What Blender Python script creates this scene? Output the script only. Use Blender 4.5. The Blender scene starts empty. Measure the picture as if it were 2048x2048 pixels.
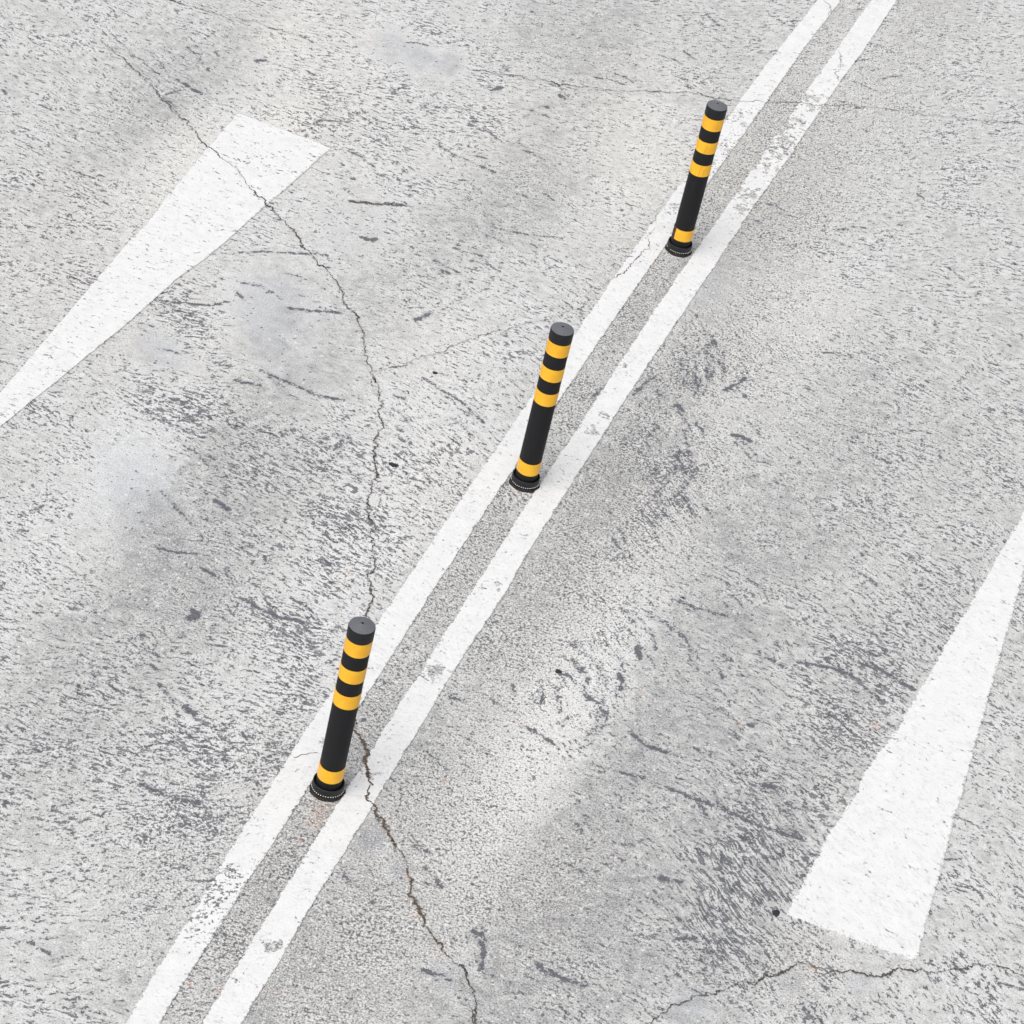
import bpy, bmesh, math, random
import numpy as np
from mathutils import Matrix, Vector

random.seed(7); RNG = np.random.default_rng(7)
scene = bpy.context.scene
col = scene.collection

# ------------------------------------------------------------------ camera
F, PITCH, ROLL, CAMH = 6157.7, 0.652000, 0.240945, 6.4008     # focal in pixels of a 2048 px frame
fw = np.array([0, math.cos(PITCH), -math.sin(PITCH)]); rt0 = np.array([1., 0, 0]); up0 = np.cross(rt0, fw)
cR, sR = math.cos(ROLL), math.sin(ROLL)
rt = cR*rt0 + sR*up0; up = -sR*rt0 + cR*up0
cd = bpy.data.cameras.new('camera'); cam = bpy.data.objects.new('camera', cd); col.objects.link(cam)
cam.matrix_world = Matrix(((rt[0], up[0], -fw[0], 0), (rt[1], up[1], -fw[1], 0), (rt[2], up[2], -fw[2], CAMH), (0, 0, 0, 1)))
cd.sensor_fit = 'HORIZONTAL'; cd.sensor_width = 36; cd.lens = 36*F/2048
cd.clip_start = 0.05; cd.clip_end = 2000
scene.camera = cam
scene.cycles.max_bounces = 4; scene.cycles.diffuse_bounces = 2; scene.cycles.glossy_bounces = 2

# ------------------------------------------------------------------ light
SUN_EL, SUN_AZ = math.radians(58), math.radians(212)           # azimuth clockwise from +Y
w = bpy.data.worlds.new('World'); scene.world = w; w.use_nodes = True
nt = w.node_tree; nt.nodes.clear()
sky = nt.nodes.new('ShaderNodeTexSky'); sky.sky_type = 'NISHITA'; sky.sun_disc = False
sky.sun_elevation = SUN_EL; sky.sun_rotation = SUN_AZ; sky.dust_density = 4.0; sky.air_density = 1.0; sky.ozone_density = 1.0
hs = nt.nodes.new('ShaderNodeHueSaturation'); hs.inputs['Saturation'].default_value = 0.30   # cloud cover greys the sky
bg = nt.nodes.new('ShaderNodeBackground'); bg.inputs['Strength'].default_value = 0.15
wo = nt.nodes.new('ShaderNodeOutputWorld')
nt.links.new(sky.outputs[0], hs.inputs['Color']); nt.links.new(hs.outputs[0], bg.inputs['Color']); nt.links.new(bg.outputs[0], wo.inputs[0])
sd = bpy.data.lights.new('sun', 'SUN'); sun = bpy.data.objects.new('sun', sd); col.objects.link(sun)
sd.energy = 1.3; sd.angle = math.radians(50); sd.color = (1, 0.97, 0.93)
sv = Vector((math.sin(SUN_AZ)*math.cos(SUN_EL), math.cos(SUN_AZ)*math.cos(SUN_EL), math.sin(SUN_EL)))
sun.rotation_euler = sv.to_track_quat('Z', 'Y').to_euler()
scene.view_settings.view_transform = 'Standard'; scene.view_settings.look = 'None'
scene.view_settings.exposure = 0.12; scene.view_settings.gamma = 1; scene.view_settings.use_curve_mapping = False

# ------------------------------------------------------------------ helpers
def G(x, y):
    """where a surveyed spot of the photograph (2048 px frame) lies on the ground, in metres"""
    d = fw + (x-1024)/F*rt - (y-1024)/F*up
    t = -CAMH/d[2]
    return np.array([t*d[0], t*d[1]])
def Z(ox, oy, pts, s=1932/768): return [(ox+a/s, oy+b/s) for a, b in pts]       # spots read off an enlarged crop
ZA = lambda p: Z(256, 0, p); ZB = lambda p: Z(1024, 0, p); ZC = lambda p: Z(256, 640, p)
ZD = lambda p: Z(1024, 640, p); ZE = lambda p: Z(256, 1280, p); ZF = lambda p: Z(1024, 1280, p)
def tag(o, label=None, cat=None, group=None, kind=None):
    if label: o['label'] = label
    if cat: o['category'] = cat
    if group: o['group'] = group
    if kind: o['kind'] = kind
    return o
def mesh_obj(name, verts, faces, mat, parent=None, smooth=True):
    me = bpy.data.meshes.new(name); me.from_pydata([tuple(map(float, v)) for v in verts], [], faces); me.update()
    me.materials.append(mat); me.polygons.foreach_set('use_smooth', [smooth]*len(me.polygons))
    o = bpy.data.objects.new(name, me); col.objects.link(o); o.parent = parent
    return o
def empty(name, loc, rz=0):
    o = bpy.data.objects.new(name, None); o.empty_display_size = .1; col.objects.link(o)
    o.location = loc; o.rotation_euler = (0, 0, rz); return o
def s2l(c):
    c = c/255.; return c/12.92 if c <= .04045 else ((c+.055)/1.055)**2.4
def hexc(h, k=1.0): return tuple(s2l(int(h[i:i+2], 16))*k for i in (0, 2, 4)) + (1,)
K = 0.80                                                             # picture colour -> surface colour
def C(h): return hexc(h, K)

class NT:
    def __init__(s, tree): s.t = tree; s.t.nodes.clear()
    def n(s, typ, **kw):
        nd = s.t.nodes.new(typ)
        for k, v in kw.items(): setattr(nd, k, v)
        return nd
    def put(s, sock, v):
        if isinstance(v, bpy.types.NodeSocket): s.t.links.new(v, sock)
        elif v is not None: sock.default_value = v
    def m(s, op, a, b=None, c=None, clamp=False):
        nd = s.n('ShaderNodeMath', operation=op, use_clamp=clamp)
        s.put(nd.inputs[0], a); s.put(nd.inputs[1], b); s.put(nd.inputs[2], c); return nd.outputs[0]
    def vm(s, op, a, b=None, sc=None):
        nd = s.n('ShaderNodeVectorMath', operation=op); s.put(nd.inputs[0], a); s.put(nd.inputs[1], b)
        if sc is not None: s.put(nd.inputs['Scale'], sc)
        return nd.outputs[0]
    def noise(s, vec, scale, det=2, rough=.5, dist=0):
        nd = s.n('ShaderNodeTexNoise'); s.put(nd.inputs['Vector'], vec)
        nd.inputs['Scale'].default_value = scale; nd.inputs['Detail'].default_value = det
        nd.inputs['Roughness'].default_value = rough; nd.inputs['Distortion'].default_value = dist
        return nd
    def step(s, v, lo, hi):
        nd = s.n('ShaderNodeMapRange', interpolation_type='SMOOTHSTEP'); s.put(nd.inputs[0], v)
        s.put(nd.inputs[1], lo); s.put(nd.inputs[2], hi); return nd.outputs[0]
    def mix(s, f, a, b, typ='MIX'):
        nd = s.n('ShaderNodeMix', data_type='RGBA', blend_type=typ)
        s.put(nd.inputs[0], f); s.put(nd.inputs[6], a); s.put(nd.inputs[7], b); return nd.outputs[2]
    def attr(s, name):
        nd = s.n('ShaderNodeAttribute', attribute_name=name); sp = s.n('ShaderNodeSeparateColor')
        s.t.links.new(nd.outputs['Color'], sp.inputs[0]); return sp.outputs[0], sp.outputs[1], sp.outputs[2], nd.outputs['Alpha']

# ------------------------------------------------------------------ what is where on the concrete
LEFT_L = ZE([(0,1905),(60,1795),(120,1690),(190,1590),(262,1480),(300,1420),(370,1300),(440,1180),(500,1060),(560,975),(620,880),(680,780),(740,690),(800,600),(900,430),(960,340),(1030,250),(1120,110)])[:-2] + \
         ZC([(1250,1530),(1320,1420),(1380,1335),(1450,1230),(1530,1115),(1590,1040),(1660,930),(1700,865),(1740,810),(1800,720),(1860,640),(1932,545)]) + \
         ZD([(60,440),(110,372)]) + ZB([(310,1690),(380,1590),(430,1530),(495,1410),(550,1330),(600,1262),(640,1200),(690,1125),(715,1085),(775,1010),(830,955),(870,900),(950,790),(1020,690),(1085,590),(1140,510),(1200,430),(1270,330),(1340,260),(1400,170),(1480,70),(1530,0)])
LEFT_R = ZE([(175,1932),(215,1840),(265,1740),(320,1640),(380,1560),(470,1430),(560,1290),(620,1180),(700,1080),(760,980),(800,920),(850,860),(910,750),(1000,610),(1080,480),(1160,350),(1190,300),(1260,200),(1340,60)]) + \
         ZC([(1500,1390),(1600,1250),(1700,1090),(1800,960),(1860,860),(1932,770)]) + \
         ZD([(60,680),(120,590),(180,500),(240,400),(310,310),(350,230),(430,110),(515,0)]) + \
         ZB([(600,1490),(660,1390),(700,1350),(745,1285),(830,1160),(900,1050),(1010,900),(1045,850),(1100,770),(1160,690),(1230,590),(1290,500),(1400,335),(1440,270),(1530,160),(1600,80),(1665,0)])
RIGHT_L = ZE([(380,1932),(450,1810),(510,1700),(580,1580),(650,1460),(740,1320),(790,1240),(850,1150),(910,1030),(960,960),(1020,850),(1085,790),(1095,750),(1150,690),(1205,640),(1220,550),(1290,440),(1370,300),(1420,230),(1490,165),(1500,100)]) + \
          ZC([(1560,1640),(1640,1500),(1700,1410),(1790,1275),(1830,1205),(1890,1110),(1932,1050)]) + \
          ZD([(30,985),(90,890),(160,800),(220,700),(290,610),(320,560),(390,450),(450,370),(520,250),(600,120),(680,0)]) + \
          ZB([(740,1510),(810,1400),(870,1340),(930,1260),(1000,1170),(1060,1080),(1110,990),(1160,930),(1200,860),(1245,800),(1250,770),(1300,700),(1390,600),(1440,530),(1480,450),(1545,380),(1580,320),(1640,250),(1690,160),(1740,80),(1810,0)])
RIGHT_R = ZE([(580,1932),(660,1790),(730,1680),(780,1590),(830,1500),(890,1380),(930,1300),(990,1230),(1050,1130),(1120,1020),(1190,920),(1230,850),(1260,770),(1320,680),(1400,560),(1480,430),(1540,320),(1620,170),(1680,80),(1740,0)]) + \
          ZC([(1780,1560),(1830,1510),(1880,1430),(1932,1380)]) + \
          ZD([(50,1210),(90,1150),(150,1060),(210,960),(270,870),(340,760),(400,670),(460,580),(500,500),(570,400),(640,290),(700,200),(760,110),(835,0)]) + \
          ZB([(860,1590),(920,1480),(1000,1390),(1060,1290),(1110,1210),(1150,1150),(1145,1110),(1180,1080),(1250,990),(1320,900),(1380,830),(1430,760),(1480,660),(1540,560),(1600,490),(1660,390),(1720,320),(1780,260),(1830,180),(1880,80),(1932,0)])
def gpts(px): return np.array([G(*p) for p in px])
def steady(P):
    k = np.polyfit(P[:, 1], P[:, 0], 4); f = np.polyval(k, P[:, 1]); Q = P.copy(); Q[:, 0] = f+(P[:, 0]-f)*.25; return Q

# stroke directions of the trowel / tyres, as the angle seen in the photo (degrees below horizontal to the right)
DIRS = [(300,150,35),(500,350,25),(800,150,8),(1000,250,15),(1250,120,8),(1500,400,5),(1700,150,-10),(700,350,20),(600,550,8),(330,700,10),(350,850,22),(600,850,24),(850,850,38),(700,1000,30),
        (450,1100,28),(600,1250,22),(350,1350,20),(350,1500,20),(500,1550,-15),(420,1700,-20),(900,550,20),(1000,450,20),(1350,700,80),(1250,850,-50),(1350,950,50),(1300,1050,55),(1500,850,25),
        (1650,950,25),(1750,1200,35),(1450,1150,25),(1250,1250,45),(1130,1380,75),(1400,1350,20),(1650,1350,25),(1500,1550,30),(1450,1640,35),(1600,1700,45),(1500,1750,48),(1450,1850,52),(1350,1920,20),
        (1600,2000,55),(1150,1700,40),(1000,1900,25),(800,1700,20),(900,1500,20),(1700,500,5),(1700,750,25)]
# dark blotches and scratches (worn or stained): polyline spots + half width in metres
BLOTS = []
def bl(px, wd): BLOTS.append((gpts(px), wd*1.2))
bl([(832,640),(850,633),(858,628)], .009)
bl([(380,1238),(395,1228),(388,1222)], .013); bl([(280,1270),(288,1272)], .008); bl([(370,1415),(388,1428)], .012)
bl([(845,755),(860,765),(900,790),(925,805),(950,830),(968,846)], .004); bl([(790,792),(808,798)], .006)
bl([(512,738),(560,757),(600,775),(640,792),(686,800)], .0055); bl([(470,760),(520,772)], .006)
bl([(487,1198),(520,1218),(560,1235),(610,1245)], .007); bl([(283,1569),(330,1592),(392,1605),(405,1608)], .007)
bl([(303,1090),(340,1103),(390,1108)], .005); bl([(430,1000),(458,1020)], .010); bl([(400,1135),(440,1158)], .006)
bl([(356,160),(385,178),(405,188)], .007); bl([(330,190),(360,180)], .005); bl([(725,475),(742,480),(752,478)], .010)
bl([(480,505),(540,504),(620,508),(655,510)], .004); bl([(700,402),(760,408),(810,411)], .0055)
bl([(880,293),(910,310),(945,325),(990,345)], .004); bl([(640,240),(700,243)], .004)
bl([(510,122),(530,120)], .007); bl([(985,180),(1000,175)], .010); bl([(1092,213),(1096,215)], .009); bl([(1435,50),(1440,52)], .008)
bl([(1120,190),(1130,198)], .009); bl([(996,458),(1060,470),(1115,475)], .003); bl([(1465,870),(1482,873),(1500,882)], .009)
bl([(1390,846),(1410,865)], .006); bl([(1355,810),(1365,822)], .009); bl([(1450,780),(1480,765),(1490,755)], .007)
bl([(1275,1295),(1280,1318)], .010); bl([(1310,1291),(1314,1300)], .005); bl([(1122,1350),(1134,1352)], .004)
bl([(1236,1348),(1246,1362),(1240,1380)], .007); bl([(1345,1198),(1390,1215),(1420,1224),(1455,1232)], .0055)
bl([(1260,1465),(1290,1490),(1340,1508)], .007); bl([(1335,1575),(1400,1602),(1450,1620),(1500,1645),(1560,1665),(1600,1678)], .006)
bl([(1180,1527),(1240,1545),(1290,1556)], .004); bl([(1052,1455),(1080,1468),(1110,1490)], .006)
bl([(1350,1878),(1392,1875)], .0075); bl([(1318,1755),(1335,1760)], .008); bl([(1350,1762),(1362,1764)], .008)
bl([(1078,1930),(1120,1955),(1170,1972)], .006); bl([(1498,1450),(1508,1455)], .010); bl([(1535,1315),(1570,1335)], .005)
bl([(1600,1325),(1660,1335),(1700,1350)], .007); bl([(1740,1325),(1770,1345),(1795,1360),(1830,1380)], .007)
bl([(1530,1570),(1550,1575)], .010); bl([(965,1865),(967,1900),(962,1940)], .0055); bl([(945,1862),(963,1870)], .005)
bl([(1365,1195),(1368,1197)], .006); bl([(1040,815),(1080,832)], .004); bl([(1170,1390),(1195,1405)], .006)
bl([(1225,1685),(1240,1690),(1262,1690)], .004); bl([(640,1120),(660,1130)], .009); bl([(900,1395),(930,1400)], .006)
bl([(845,1940),(900,1960)], .006); bl([(300,600),(360,605),(420,612),(455,603)], .0045); bl([(480,565),(520,572),(545,585)], .004)
bl([(575,615),(620,622),(680,625)], .006); bl([(1500,170),(1510,172)], .006)
for cx, cy, r0, r1, a0, a1, k in ((1225,905,70,170,-65,45,26),(1240,730,120,210,-40,25,16),(1040,1400,70,190,-60,35,20),(1500,1010,60,120,-120,-30,8),(1240,1330,90,160,-80,0,8)):
    for _ in range(k):                                                    # arcs left by the float
        r = RNG.uniform(r0, r1); b0 = RNG.uniform(a0, a1-10); b1 = b0+RNG.uniform(10, 34); bb = np.radians(np.linspace(b0, b1, 6))
        BLOTS.append((gpts([(cx+r*math.cos(q), cy+.8*r*math.sin(q)) for q in bb]), RNG.uniform(.0008, .0024)))
for x, y, a in DIRS:
    for _ in range(5):
        px, py = x+RNG.uniform(-75, 75), y+RNG.uniform(-75, 75); aa = math.radians(a+RNG.normal()*8); L = RNG.uniform(8, 34)
        pts = [(px, py), (px+L*math.cos(aa), py+L*math.sin(aa)), (px+2*L*math.cos(aa+.12), py+2*L*math.sin(aa+.12))]
        BLOTS.append((gpts(pts), RNG.uniform(.0012, .0042)))
for _ in range(150):                                                     # lesser chips all over
    a = G(RNG.uniform(-40, 2088), RNG.uniform(-40, 2088)); th = RNG.normal(-.5, .5); L = RNG.exponential(.025)
    BLOTS.append((np.array([a, a + L*np.array([math.cos(th), math.sin(th)])]), RNG.uniform(.0025, .006)))

# broad character of the slab: (px, py, radius px, tone, pits, grain, warm, smear)
CHAR = [
 (320,200,90,-.8,-.5,.5,0,0),(470,110,70,-.35,-.3,.2,0,0),(560,70,60,.5,-.3,0,.7,0),(700,120,110,.35,.1,0,.3,0),(900,130,140,.2,.4,0,0,0),
 (1180,90,130,-.75,-.5,.5,0,0),(1050,60,80,-.5,-.3,.4,0,0),(1420,110,80,-.3,0,.4,0,0),(560,260,60,.5,-.3,0,1,0),(380,300,60,.6,-.4,0,.8,0),(320,400,70,.2,-.1,.2,.5,0),
 (640,215,60,0,.6,0,.5,0),(760,330,150,.25,.35,0,.1,0),(1000,240,100,.4,.1,0,.2,0),(1250,250,100,.45,-.1,0,.8,0),(1300,360,80,.4,-.2,.1,.6,0),
 (960,380,80,-.5,-.4,.4,0,0),(1110,370,80,-.55,-.4,.5,0,0),(1000,440,90,-.3,-.3,.3,0,0),(700,430,90,-.2,.1,0,0,.5),(560,590,60,-.2,-.2,0,0,.7),(500,600,60,0,0,0,0,.5),
 (600,720,80,-.2,-.25,0,0,.6),(520,670,45,-.2,-.2,0,0,.6),(720,600,110,-.2,.1,.2,.0,.2),(300,690,45,-.2,-.3,0,0,.9),(360,720,40,-.1,-.2,0,0,.7),
 (800,560,70,-.1,.2,.3,0,0),(880,700,90,.35,-.2,.2,.2,0),(400,820,150,.25,.9,0,.1,0),(330,640,90,.2,.7,0,.2,0),(470,860,80,-.5,-.2,.5,0,0),(560,800,80,-.1,-.2,.2,0,.2),
 (270,950,80,.5,-.5,0,-.6,.6),(370,1030,90,-.6,-.3,.4,0,0),(290,1060,80,-.3,-.4,.2,0,.5),(430,1120,110,-.5,.0,.4,0,0),(300,1180,100,-.35,-.2,.4,0,0),(400,1230,100,-.5,.1,.5,0,0),
 (620,950,120,.1,.7,.1,0,0),(850,960,100,.3,.4,.1,.1,0),(700,1080,110,.3,.6,.1,.1,0),(900,1000,60,.2,.2,.5,.3,0),(560,1280,130,.2,.9,.1,0,0),(350,1500,130,.3,.6,.1,0,0),
 (560,1500,80,.1,.6,.6,.1,0),(420,1650,120,.1,.6,.9,0,0),(300,1750,100,-.2,.2,.8,0,0),(280,1900,90,-.3,0,.7,0,.2),(760,1450,70,-.3,.2,.9,.1,0),
 (1500,380,110,-.1,.2,.8,.8,0),(1600,250,90,0,.1,.8,.3,0),(1700,120,80,.3,0,.2,0,0),(1760,200,70,.2,0,.3,0,0),(1650,420,100,.2,.2,.3,0,0),(1420,560,45,-.6,-.2,.3,-.3,.9),
 (1640,620,80,.3,-.2,.3,.1,0),(1480,700,110,.2,.4,.5,.2,0),(1330,760,60,-.3,.5,.8,.1,0),(1700,740,110,-.25,.1,.6,0,0),(1560,900,120,.15,-.1,.4,0,0),(1720,900,80,-.1,.1,.5,0,0),
 (1360,950,90,.0,.5,.5,.1,0),(1250,900,70,-.1,.4,.8,.1,0),(1500,1040,120,-.45,-.1,.4,0,0),(1620,1100,100,-.4,0,.4,0,0),(1300,1060,90,.1,.5,.4,.1,0),(1180,1000,80,-.4,.2,.9,.1,0),
 (1440,1170,110,-.45,-.2,.4,0,0),(1130,1180,100,-.2,.2,1.1,.2,0),(1740,1050,60,0,.4,.4,0,0),(1240,1270,90,.3,.3,.2,0,0),(1030,1280,100,-.2,.2,1.1,.2,0),(1090,1440,90,.6,-.1,.2,.2,0),(1180,1360,90,.4,.0,.1,0,0),
 (1330,1390,110,-.45,-.3,.4,0,0),(1300,1560,110,-.6,-.2,.5,0,0),(1180,1680,110,-.6,-.3,.7,.1,0),(1100,1780,110,-.6,-.2,.8,.15,0),(1060,1570,90,.5,0,.2,0,0),(1480,1550,80,-.2,.5,.2,0,0),
 (1720,1340,90,-.1,1.0,.3,0,0),(1680,1500,90,-.05,1.0,.5,.05,0),(1560,1650,90,-.2,1.0,.2,0,0),(1480,1740,90,-.3,.9,.1,0,0),(1510,1840,90,-.2,1.1,.1,0,0),(1420,1900,90,-.1,.8,.2,0,0),
 (1250,1900,110,-.6,.1,.6,0,0),(1080,1960,110,-.5,0,.8,.1,0),(1600,1920,60,.2,.1,.7,.4,0),(1640,1980,80,-.1,.8,.7,.1,0),(1500,2010,80,-.2,.7,.5,0,.3),(1590,1965,30,-.2,-.2,0,0,1.0),
 (1720,1960,35,-.1,-.2,0,0,.9),(1380,2010,35,-.3,-.2,0,-.2,1.0),(900,1600,110,.05,.1,1.2,.3,0),(850,1800,110,-.1,.1,1.3,.4,0),(700,1950,130,-.2,.1,1.3,.3,0),(980,1750,90,.1,.1,.8,.1,0),
 (745,1680,28,-.6,-.5,.2,-.3,1.2),(800,1740,28,-.4,-.4,.2,-.3,1.0),(900,1950,40,-.4,-.3,.3,-.3,.8),(780,90,40,-.2,-.2,0,-.2,.9),(840,118,28,-.3,-.2,0,-.2,1.0),(900,130,28,-.2,-.2,0,-.2,1.0),
 (560,1960,60,-.5,0,.8,0,.2),(150,500,160,.1,.3,.2,.3,0),(100,1000,170,0,.3,.2,0,.1),(120,1500,200,-.2,.5,.5,0,0),(1900,300,170,.1,.2,.4,0,0),(1930,900,170,-.2,.4,.4,0,0),(1900,1250,120,-.1,.8,.3,0,0),
 (560,1750,60,-.3,.2,.9,.3,0),(640,1650,50,-.4,.1,.9,.4,0),(500,1900,60,-.3,.1,.9,.3,0),(1280,520,60,.0,.2,.6,.5,0),(1365,525,28,-.6,-.3,.3,-.2,1.0),
 (850,1180,60,-.4,.2,1.1,.1,0),(950,1050,50,-.5,.2,1.1,.1,0),(1130,780,60,-.3,.2,1.1,.2,0),(1250,610,60,-.5,.2,1.0,.3,0),
]
RUST = [(640,1615,22),(625,1650,18),(700,1145,12),(690,1165,10),(733,1222,8),(725,1465,10),(775,1665,10),(815,1750,10),(835,1830,12),(880,1905,10),(545,1985,12),(435,1980,10),(380,1970,10),
        (540,1010,6),(1480,1448,10),(1045,1450,14),(1065,1600,10),(1750,1450,12),(1620,1935,14),(1750,1450,9),(700,960,7),(743,964,7),(1280,1380,10),(1175,1460,9),(780,1640,9),(890,1560,9),(505,1940,10),(595,1680,10),(610,1800,8)]
# stroke directions of the trowel / tyres, as the angle seen in the photo (degrees below horizontal to the right)
def dir_ground():
    out = []
    for x, y, a in DIRS:
        a = math.radians(a); p = G(x, y); q = G(x+10*math.cos(a), y+10*math.sin(a)); d = q-p
        out.append((p[0], p[1], math.atan2(d[1], d[0])))
    return np.array(out)
DG = dir_ground()
_a, _b = G(1480, 1730), G(1480+6, 1730+8.2); RAKE_A = math.atan2(_b[1]-_a[1], _b[0]-_a[0])
RAKE = [(1500,1740,90,1),(1440,1830,80,1),(1560,1620,60,.7),(1370,980,60,.9),(1320,1050,60,.9),(1420,900,40,.5),(1600,1990,60,.8),(1220,1270,50,.6),(1640,1180,60,.4),(700,1030,60,.4)]
_p0, _p2 = np.array([-0.342307, 6.822414]), np.array([0.387859, 10.286759])
LANE = (_p2-_p0)/np.linalg.norm(_p2-_p0); CROSS = np.array([LANE[1], -LANE[0]])
def fields(P):
    """P (n,2) ground positions -> the per-vertex description of the concrete"""
    n = len(P); A = np.zeros((n, 4), np.float32); B = np.zeros((n, 4), np.float32); Cc = np.zeros((n, 4), np.float32)
    tone = np.full(n, .05); pit = np.full(n, .12); grain = np.full(n, .25); warm = np.full(n, .0); smear = np.zeros(n)
    for (x, y, r, t, pi_, g, wm, sm) in CHAR:
        c = G(x, y); ex = G(x+r, y); ey = G(x, y-r)
        M = np.linalg.inv(np.array([ex-c, ey-c]).T)
        q = (P-c) @ M.T; d2 = (q**2).sum(1); wgt = np.exp(-d2*.9)
        ql = (P-c) @ LANE/(r*.0085); qc = (P-c) @ CROSS/(r*.0020)
        tone += (1.7 if t > 0 else 1.1)*t*np.exp(-ql**2-qc**2)*.30+t*wgt*.15; pit += pi_*wgt*.72; grain += g*wgt*.7; warm += .75*wm*wgt; smear += sm*np.exp(-d2**1.5*.6)*.8
    u = (P-_p0) @ CROSS
    tw = np.exp(-(u/.10)**4); grain += .5*tw; tone -= .06*tw; pit += .10*tw; warm += .15*tw
    rw = np.exp(-((u-.32)/.26)**2); grain += .55*rw; tone -= .16*rw; warm += .10*rw
    # stroke directions (double angle average, softly blended)
    cs = np.zeros(n); sn = np.zeros(n)
    for (x, y, a) in DG:
        wgt = 1/(((P[:, 0]-x)**2+(P[:, 1]-y)**2)+.03)**1.5
        cs += wgt*math.cos(2*a); sn += wgt*math.sin(2*a)
    t8 = np.mod(np.arctan2(sn, cs)/2/math.radians(22.5), 8); i8 = np.floor(t8).astype(int) % 8; f8 = t8-np.floor(t8); k8 = (i8+1) % 8
    ev = i8 % 2 == 0; we, wo = np.where(ev, 1-f8, f8), np.where(ev, f8, 1-f8); nrm = np.sqrt(we**2+wo**2)
    W = np.stack([np.where(ev, i8, k8)*math.radians(22.5), we/nrm, np.where(ev, k8, i8)*math.radians(22.5), wo/nrm], 1)
    blot = np.full(n, .05)
    for (L, wd) in BLOTS:
        lo = L.min(0)-wd-.06; hi = L.max(0)+wd+.06
        m = np.where((P[:, 0] > lo[0]) & (P[:, 0] < hi[0]) & (P[:, 1] > lo[1]) & (P[:, 1] < hi[1]))[0]
        if len(m) == 0: continue
        Q = P[m]
        for i in range(len(L)-1):
            a, b = L[i], L[i+1]; ab = b-a; t = np.clip(((Q-a) @ ab)/(ab @ ab+1e-12), 0, 1)
            d = np.linalg.norm(Q-(a+t[:, None]*ab), axis=1)-wd*(1-.35*np.abs(t-.5))
            blot[m] = np.minimum(blot[m], d)
    rust = np.zeros(n)
    for (x, y, r) in RUST:
        c = G(x, y); R = r*.0022; rust += np.exp(-((P-c)**2).sum(1)/R**2)
    tone = np.where(tone < 0, -.42*np.tanh(-tone/.42), tone)
    A[:, 0] = np.clip(tone, -1, 1)*.5+.5; A[:, 1] = np.clip(pit, 0, .85); A[:, 2] = np.clip(grain, 0, 1.3); A[:, 3] = np.clip(warm, -.5, 1.2)*.5+.5
    B[:, :] = W
    rk = np.zeros(n)
    for (x, y, r, v) in RAKE: rk += v*np.exp(-((P-G(x, y))**2).sum(1)/(r*.0021)**2)
    
    Cc[:, 0] = blot*10; Cc[:, 1] = np.clip(smear, 0, 1.2); Cc[:, 2] = np.clip(rust, 0, 1); Cc[:, 3] = np.clip(rk, 0, 1)
    return A, B, Cc
def put_attr(me, name, arr):
    a = me.attributes.new(name, 'FLOAT_COLOR', 'POINT'); a.data.foreach_set('color', np.ascontiguousarray(arr, np.float32).ravel())
def dress(me, P):
    A, B, Cc = fields(P); put_attr(me, 'wear_a', A); put_attr(me, 'wear_b', B); put_attr(me, 'wear_c', Cc)

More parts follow.
